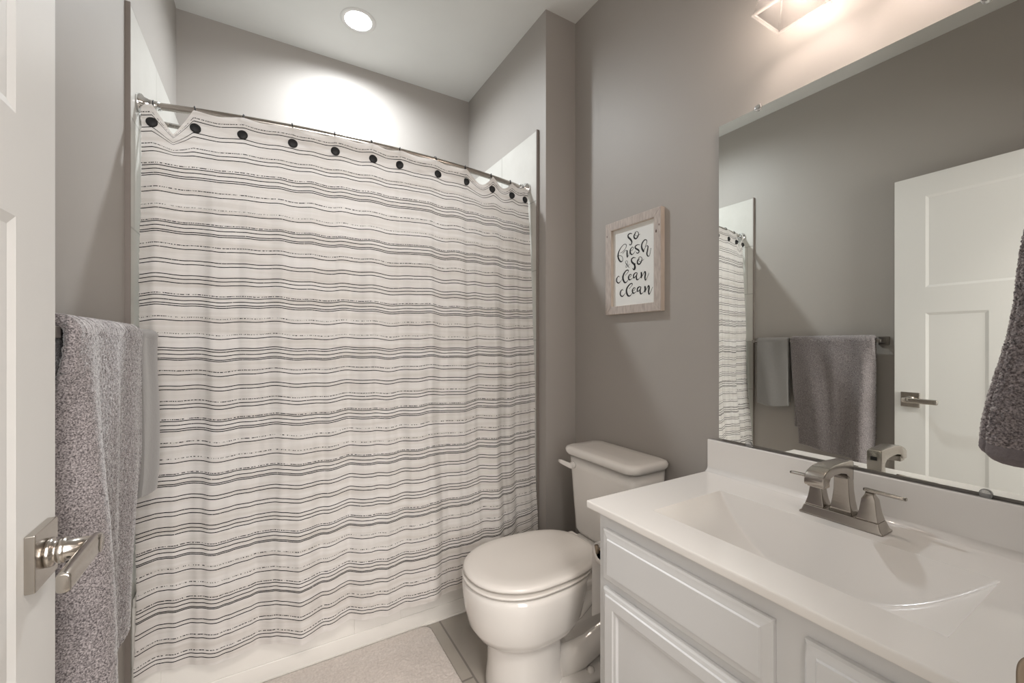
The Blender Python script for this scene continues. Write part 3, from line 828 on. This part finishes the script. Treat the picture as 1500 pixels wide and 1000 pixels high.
# faucet
def faucet():
    ZT = .7545; CX, CY = 1.212, .468
    t = thing('bathroom_faucet', (CX, CY, ZT), 'brushed nickel two-handle faucet with square arched spout on the sink top', 'faucet')
    def rc(cx, cy, hx, hy, z, r=.003): return [(px, py, z) for px, py in rrect(cx, cy, hx, hy, min(r*.8, hx*.9, hy*.9), 1)]
    bm = B(); loft(bm, [rc(CX, CY, .029, .085, ZT), rc(CX, CY, .029, .085, ZT+.004), rc(CX, CY, .0265, .081, ZT+.007), rc(CX, CY, .0235, .076, ZT+.021), rc(CX, CY, .022, .0745, ZT+.023)]); obj('base_plate', bm, NICK, t, True)
    # spout column, curved flare, then the arm sweeping forward and down
    bm = B()
    loft(bm, [rc(CX+.004, CY, .021, .0245, ZT+.022, .002), rc(CX+.004, CY, .0185, .0215, ZT+.032, .002), rc(CX+.004, CY, .0165, .0185, ZT+.05, .002), rc(CX+.004, CY, .0150, .0160, ZT+.075, .002), rc(CX+.003, CY, .0148, .0150, ZT+.105, .002), rc(CX+.003, CY, .0148, .0150, ZT+.120, .002)])
    def sec(x, z0, z1, hy): return [(x, CY+a, (z0+z1)/2+b) for a, b in rrect(0, 0, hy, (z1-z0)/2, .0022, 1)]
    zt = ZT+.145
    loft(bm, [sec(CX+.018, ZT+.100, zt+.000, .0150), sec(CX+.012, ZT+.098, zt+.004, .0152), sec(CX-.004, ZT+.108, zt+.005, .0156), sec(CX-.020, ZT+.120, zt+.005, .016), sec(CX-.05, ZT+.126, zt+.006, .0168), sec(CX-.085, ZT+.127, zt+.006, .0180),
              sec(CX-.108, ZT+.124, zt+.004, .019), sec(CX-.118, ZT+.112, zt+.001, .0195), sec(CX-.132, ZT+.109, zt-.004, .0195), sec(CX-.142, ZT+.109, zt-.012, .0195), sec(CX-.146, ZT+.110, zt-.022, .019)])
    box(bm, (CX-.137, CY-.017, ZT+.104), (CX-.108, CY+.017, ZT+.120), .002)
    obj('spout', bm, NICK, t, True)
    bm = B(); lathe(bm, (CX-.122, CY, ZT+.1035), (0, 0, 1), [(0, .009), (.002, .010)], 16); obj('aerator', bm, HOLE, t)
    bm = B(); box(bm, (CX+.0175, CY-.007, ZT+.122), (CX+.0185, CY+.007, ZT+.132)); obj('lift_rod_slot', bm, HOLE, t)
    for sg in (1, -1):
        y = CY + sg*.0535
        bm = B()
        loft(bm, [rc(CX, y, .0215, .0215, ZT+.021, .002), rc(CX, y, .0205, .0205, ZT+.026, .002), rc(CX, y, .017, .017, ZT+.040, .002), rc(CX, y, .0145, .0145, ZT+.058, .002), rc(CX, y, .0132, .0132, ZT+.070, .002), rc(CX, y, .0085, .0085, ZT+.080, .002), rc(CX, y, .0075, .0075, ZT+.086, .002)])
        h = obj('handle_body', bm, NICK, t, True)
        bm = B()
        rings = [[(CX+a, y+sg*s, ZT+.0895+b+dz) for a, b in rrect(0, 0, hw_, .0032, .003, 4)] for s, hw_, dz in ((-.012, .006, .0008), (-.008, .0085, .0005), (0, .0088, 0), (.03, .0078, -.0005), (.058, .0068, -.001), (.064, .0055, -.001))]
        loft(bm, rings); obj('lever', bm, NICK, h, True)
faucet()

# ---------------------------------------------------------------- mirror with clips
t = thing('wall_mirror', (XR-.004, .46, 1.39), 'large frameless wall mirror above the vanity held by small clips', 'mirror')
MY0, MY1, MZ0, MZ1 = YN+.002, .856, .8695, 1.916
bm = B(); box(bm, (XR-.010, MY0, MZ0), (XR-.0035, MY1, MZ1), mi=1)
bm.faces.ensure_lookup_table()
for f in bm.faces:
    if f.calc_center_median().x < XR-.0095: f.material_index = 0
obj('mirror_glass', bm, [MIRR, GEDGE], t)
for y, z, sg in ((.726, MZ1, 1), (.25, MZ1, 1), (.755, MZ0, -1), (.252, MZ0, -1)):
    bm = B(); box(bm, (XR-.014, y-.009, z+sg*.002 if sg > 0 else z-.008), (XR-.001, y+.009, z+.008 if sg > 0 else z-.002), .001)
    lathe(bm, (XR-.0102, y, z), (-1, 0, 0), [(0, .0001), (0, .010), (.003, .010), (.004, .0085), (.0042, .0001)], 20)
    obj('mirror_clip', bm, CLEARP if sg < 0 else CHROME, t, True)

# ---------------------------------------------------------------- framed sign
def sign():
    xf, xw = 1.297, XR-.0005; y0, y1, z0, z1 = 1.086, 1.388, 1.314, 1.7145; bw = .0345
    t = thing('framed_sign', (XR, (y0+y1)/2, z0), 'wood-framed white sign with black script lettering above the toilet', 'sign')
    def bar(A, Bp, C, D, name='frame_bar'):
        bm = B()
        f = [bm.verts.new((xf, *p)) for p in (A, Bp, C, D)]; b = [bm.verts.new((xw, *p)) for p in (A, Bp, C, D)]
        bm.faces.new(f); bm.faces.new(b)
        for i in range(4):
            j = (i+1) % 4; fc = bm.faces.new((f[i], f[j], b[j], b[i])); fc.material_index = 1
        bmesh.ops.bevel(bm, geom=[e for e in bm.edges if all(abs(v.co.x-xf) < 1e-5 for v in e.verts)], offset=.0012, segments=1, affect='EDGES')
        return obj(name, bm, [WOOD, WOODE], t)
    g = .0003
    o1 = bar((y0, z0), (y0, z1), (y0+bw, z1-bw), (y0+bw, z0+bw))
    bar((y1, z0), (y1, z1), (y1-bw, z1-bw), (y1-bw, z0+bw))
    bar((y0+g, z1), (y1-g, z1), (y1-bw, z1-bw-g), (y0+bw, z1-bw-g)); bar((y0+g, z0), (y1-g, z0), (y1-bw, z0+bw+g), (y0+bw, z0+bw+g))
    for yy, zz, rr_ in ((1.108, 1.623, .0045), (1.094, 1.645, .003), (1.378, 1.66, .003)):
        bm = B(); lathe(bm, (xf+.0005, yy, zz), (-1, 0, 0), [(0, rr_), (.0007, rr_*.9), (.0008, .0001)], 12)
        bmesh.ops.scale(bm, vec=(1, .8, 1.5), verts=bm.verts[:], space=Matrix.Translation((-xf, -yy, -zz))); obj('wood_knot', bm, KNOT, o1)
    xp = 1.312
    bm = B(); box(bm, (xp, y0+bw-.004, z0+bw-.004), (xw, y1-bw+.004, z1-bw+.004)); obj('sign_board', bm, SIGNW, t)
    # script strokes: (x, y, pen width) in tracing units, set out on the board's real plane
    fx_, fy_ = math.sin(YAW), math.cos(YAW)
    def P(a, b, top=True):
        u = 895 + a/14.2857; v = (325 if top else 385) + b/14.2857
        q = (u-750)/610; y = xp*(fy_-fx_*q)/(fx_+fy_*q); d = fx_*xp+fy_*y
        return y, CAMZ+(504-v)*d/610
    T = [ # "so"
        [(440, 245, 14), (400, 240, 24), (360, 275, 34), (365, 320, 42), (410, 365, 44), (435, 410, 36), (430, 455, 26), (400, 482, 20), (385, 460, 10)],
        [(520, 225, 12), (488, 270, 30), (485, 325, 38), (520, 352, 30), (560, 310, 30), (578, 240, 16), (550, 200, 12), (510, 215, 12), (500, 262, 10), (545, 292, 8), (612, 252, 6)],
        # f
        [(325, 500, 16), (312, 465, 14), (265, 475, 12), (205, 545, 18), (160, 640, 34), (150, 725, 44), (175, 800, 42), (215, 832, 28), (248, 800, 12), (240, 735, 10), (200, 705, 10), (130, 715, 12)],
        [(325, 500, 14), (300, 560, 10), (240, 625, 9), (200, 645, 8)], [(245, 660, 8), (300, 600, 9), (330, 600, 12)],
        # r
        [(340, 605, 34), (338, 660, 40), (342, 730, 36)], [(342, 730, 26), (370, 700, 8), (392, 640, 7)],
        # e
        [(412, 610, 10), (455, 580, 9), (470, 540, 12), (440, 528, 16), (405, 590, 36), (408, 650, 38), (440, 682, 24), (490, 640, 9), (510, 600, 7)],
        # s
        [(600, 478, 12), (560, 475, 18), (510, 510, 30), (515, 550, 36), (565, 580, 38), (588, 610, 30), (575, 645, 24), (545, 652, 18), (528, 630, 10)],
        # h
        [(715, 520, 8), (752, 420, 12), (740, 375, 20), (700, 380, 24), (650, 455, 36), (645, 540, 42), (680, 615, 44)],
        [(680, 615, 26), (705, 560, 9), (745, 500, 10), (775, 510, 24), (765, 590, 34), (752, 665, 34), (775, 715, 24), (810, 690, 10), (838, 545, 7)],
        # &
        [(385, 885, 7), (345, 930, 8), (315, 950, 9), (318, 910, 10), (345, 880, 8), (345, 820, 8), (315, 815, 8), (305, 850, 12), (340, 900, 18), (382, 955, 9)],
        # so
        [(515, 750, 12), (470, 745, 24), (430, 785, 34), (440, 840, 42), (485, 885, 44), (508, 940, 36), (500, 990, 30), (470, 1000, 20)],
        [(600, 770, 10), (562, 800, 30), (555, 860, 38), (590, 885, 30), (630, 840, 30), (650, 765, 16), (620, 728, 12), (585, 745, 12), (575, 800, 10), (620, 830, 8), (690, 780, 6)]]
    T = [(s, True) for s in T]
    cl = [ # c l e a n on the lower crop
        [(175, 295, 10), (160, 275, 14), (125, 320, 30), (120, 385, 34), (160, 420, 26), (205, 380, 9), (230, 345, 6)],
        [(300, 260, 7), (360, 190, 10), (360, 150, 22), (315, 165, 26), (265, 240, 42), (250, 320, 48), (280, 400, 42), (320, 405, 22), (365, 345, 7)],
        [(375, 305, 7), (415, 280, 9), (425, 240, 12), (395, 245, 22), (365, 300, 34), (385, 350, 34), (425, 340, 12), (460, 305, 7)],
        [(550, 210, 14), (515, 205, 22), (475, 255, 34), (480, 315, 26), (520, 270, 9), (550, 215, 14), (530, 285, 36), (545, 350, 32), (590, 330, 9), (615, 290, 7)],
        [(635, 205, 40), (640, 250, 46), (632, 305, 36)], [(640, 300, 10), (675, 240, 10), (710, 180, 26), (722, 220, 38), (712, 300, 38), (722, 360, 24), (755, 310, 9), (797, 210, 7)]]
    cl2 = [[(a*.985+75+(12 if a > 300 else 4), b+280+(14 if a > 500 else 0), w_) for a, b, w_ in s] for s in cl]
    tail_s = [[(500, 20, 34), (495, 90, 34), (475, 135, 24), (450, 110, 10)]]
    T += [(s, False) for s in cl+cl2+tail_s]
    bm = B()
    for k, (s, tp) in enumerate(T):
        # Catmull-Rom through the pen points
        pts = []
        for i in range(len(s)-1):
            p0, p1, p2, p3 = s[max(0, i-1)], s[i], s[i+1], s[min(len(s)-1, i+2)]
            for m in range(6):
                u = m/6
                pts.append(tuple(.5*((2*p1[c]) + (-p0[c]+p2[c])*u + (2*p0[c]-5*p1[c]+4*p2[c]-p3[c])*u*u + (-p0[c]+3*p1[c]-3*p2[c]+p3[c])*u**3) for c in range(3)))
        pts.append(s[-1])
        W3 = [(Vector(P(a, b, tp)), max(w_*1.08, 7)/14.2857*.00236/2) for a, b, w_ in pts]
        x_ = xp - .0006 - .00002*(k % 7); rr_ = []
        for i, (p, w_) in enumerate(W3):
            d = W3[min(i+1, len(W3)-1)][0]-W3[max(0, i-1)][0]
            d = d.normalized() if d.length > 1e-7 else Vector((1, 0)); nn = Vector((-d.y, d.x))
            rr_.append([(x_, *(p+nn*w_)), (x_, *(p-nn*w_))])
        loft(bm, rr_, cap=False, closed=False)
        for p, w_ in (W3[0], W3[-1]):
            c = [bm.verts.new((x_, p.x+w_*math.cos(a), p.y+w_*math.sin(a))) for a in [2*math.pi*i/12 for i in range(12)]]; bm.faces.new(c)
    g_ = bmesh.ops.extrude_face_region(bm, geom=bm.faces[:]); bmesh.ops.translate(bm, verts=[v for v in g_['geom'] if isinstance(v, bmesh.types.BMVert)], vec=(.0005, 0, 0))
    obj('lettering', bm, INK, t)
sign()

# ---------------------------------------------------------------- lamps
def can_light():
    c = (.385, 2.15, ZC)
    t = thing('recessed_ceiling_light', c, 'round white recessed ceiling light above the tub, lit', 'ceiling light')
    l = area('recessed_lamp_beam', (c[0], c[1], c[2]+.009), .10, CAN_POWER, (.93, .97, 1.0)); l.data.shape = 'DISK'; l.data.spread = math.radians(166); l.parent = t; l.location = (0, 0, .009)
    bm = B(); n = 40
    R_ = [[(c[0]+r*math.cos(2*math.pi*k/n), c[1]+r*math.sin(2*math.pi*k/n), c[2]+h) for k in range(n)] for h, r in ((-.0005, .083), (-.0035, .080), (-.0045, .064), (-.002, .0595), (.050, .0565), (.050, .0001))]
    loft(bm, R_, cap=False); obj('trim_ring', bm, WHITEP, t, 'all')
    bm = B(); lathe(bm, (c[0], c[1], c[2]+.016), (0, 0, -1), [(0, .0001), (0, .0555), (.003, .0555), (.0045, .050), (.0055, .0001)], 36); obj('lens', bm, CANL, t, True)
can_light()
def vanity_light():
    t = thing('vanity_light', (XR, .4605, 2.24), 'two-shade glass vanity light on the wall above the mirror', 'wall light')
    bm = B(); box(bm, (XR-.022, .28, 2.235), (XR-.001, .64, 2.345), .004); obj('back_plate', bm, NICK, t, True)
    for yc in (.5805, .3405):
        cx = 1.2035; zb = 2.075
        bm = B(); tube(bm, [(XR-.02, yc, 2.29), (XR-.06, yc, 2.295), (cx, yc, 2.28), (cx, yc, 2.235)], .008, 12); box(bm, (cx-.024, yc-.024, 2.205), (cx+.024, yc+.024, 2.238), .003); obj('arm', bm, NICK, t, True)
        bm = B()
        def sq(h, z): return [(cx-h, yc-h, z), (cx+h, yc-h, z), (cx+h, yc+h, z), (cx-h, yc+h, z)]
        loft(bm, [sq(.036, 2.212), sq(.064, zb+.006)], cap=False); loft(bm, [sq(.033, 2.212), sq(.061, zb+.006)], cap=False)
        sh = obj('glass_shade', bm, SHADEG, t)
        bm = B()
        loft(bm, [sq(.0610, zb+.007), sq(.0665, zb+.007), sq(.0675, zb), sq(.0610, zb), sq(.0610, zb+.007)], cap=False)
        for sx in (-1, 1):
            for sy in (-1, 1):
                tube(bm, [(cx+sx*.0345, yc+sy*.0345, 2.212), (cx+sx*.0625, yc+sy*.0625, zb+.006)], .0022, 6)
        obj('shade_rim', bm, SHADER_, sh)
        bm = B(); lathe(bm, (cx, yc, 2.210), (0, 0, -1), [(0, .0001), (0, .014), (.018, .015), (.032, .024), (.046, .031), (.062, .0335), (.078, .030), (.090, .020), (.096, .0001)], 24)
        obj('bulb', bm, BULB, t, 'all')
vanity_light()

# ---------------------------------------------------------------- toilet paper on the side of the vanity
def tp():
    t = thing('paper_holder', (.86, VY1, .565), 'dark metal toilet paper holder on the side of the vanity', 'paper holder')
    bm = B(); box(bm, (.975, VY1, .548), (1.005, VY1+.006, .582), .001); tube(bm, [(.99, VY1+.004, .565), (.99, VY1+.092, .565)], .006, 10); tube(bm, [(.993, VY1+.092, .565), (.854, VY1+.092, .565)], .006, 10)
    tube(bm, [(.856, VY1+.092, .558), (.850, VY1+.090, .582)], .0065, 10)
    obj('arm', bm, BRONZE, t, True)
    bm = B(); c = (.864, VY1+.092, .552)
    lathe(bm, c, (1, 0, 0), [(0, .016), (0, .033), (.100, .033), (.100, .016), (0, .016)], 36)
    for k in (0,):
        loft(bm, [[(x, c[1]+.0332+.001*j/10, c[2]-.205*j/10) for x in (c[0], c[0]+.1)] for j in range(11)] + [[(x, c[1]+.0322, c[2]-.205*j/10) for x in (c[0], c[0]+.1)] for j in range(10, -1, -1)], cap=False, closed=False)
    tag(obj('toilet_paper_roll', bm, PAPER, smooth=True), 'white toilet paper roll with a hanging sheet beside the vanity', 'toilet paper')
tp()
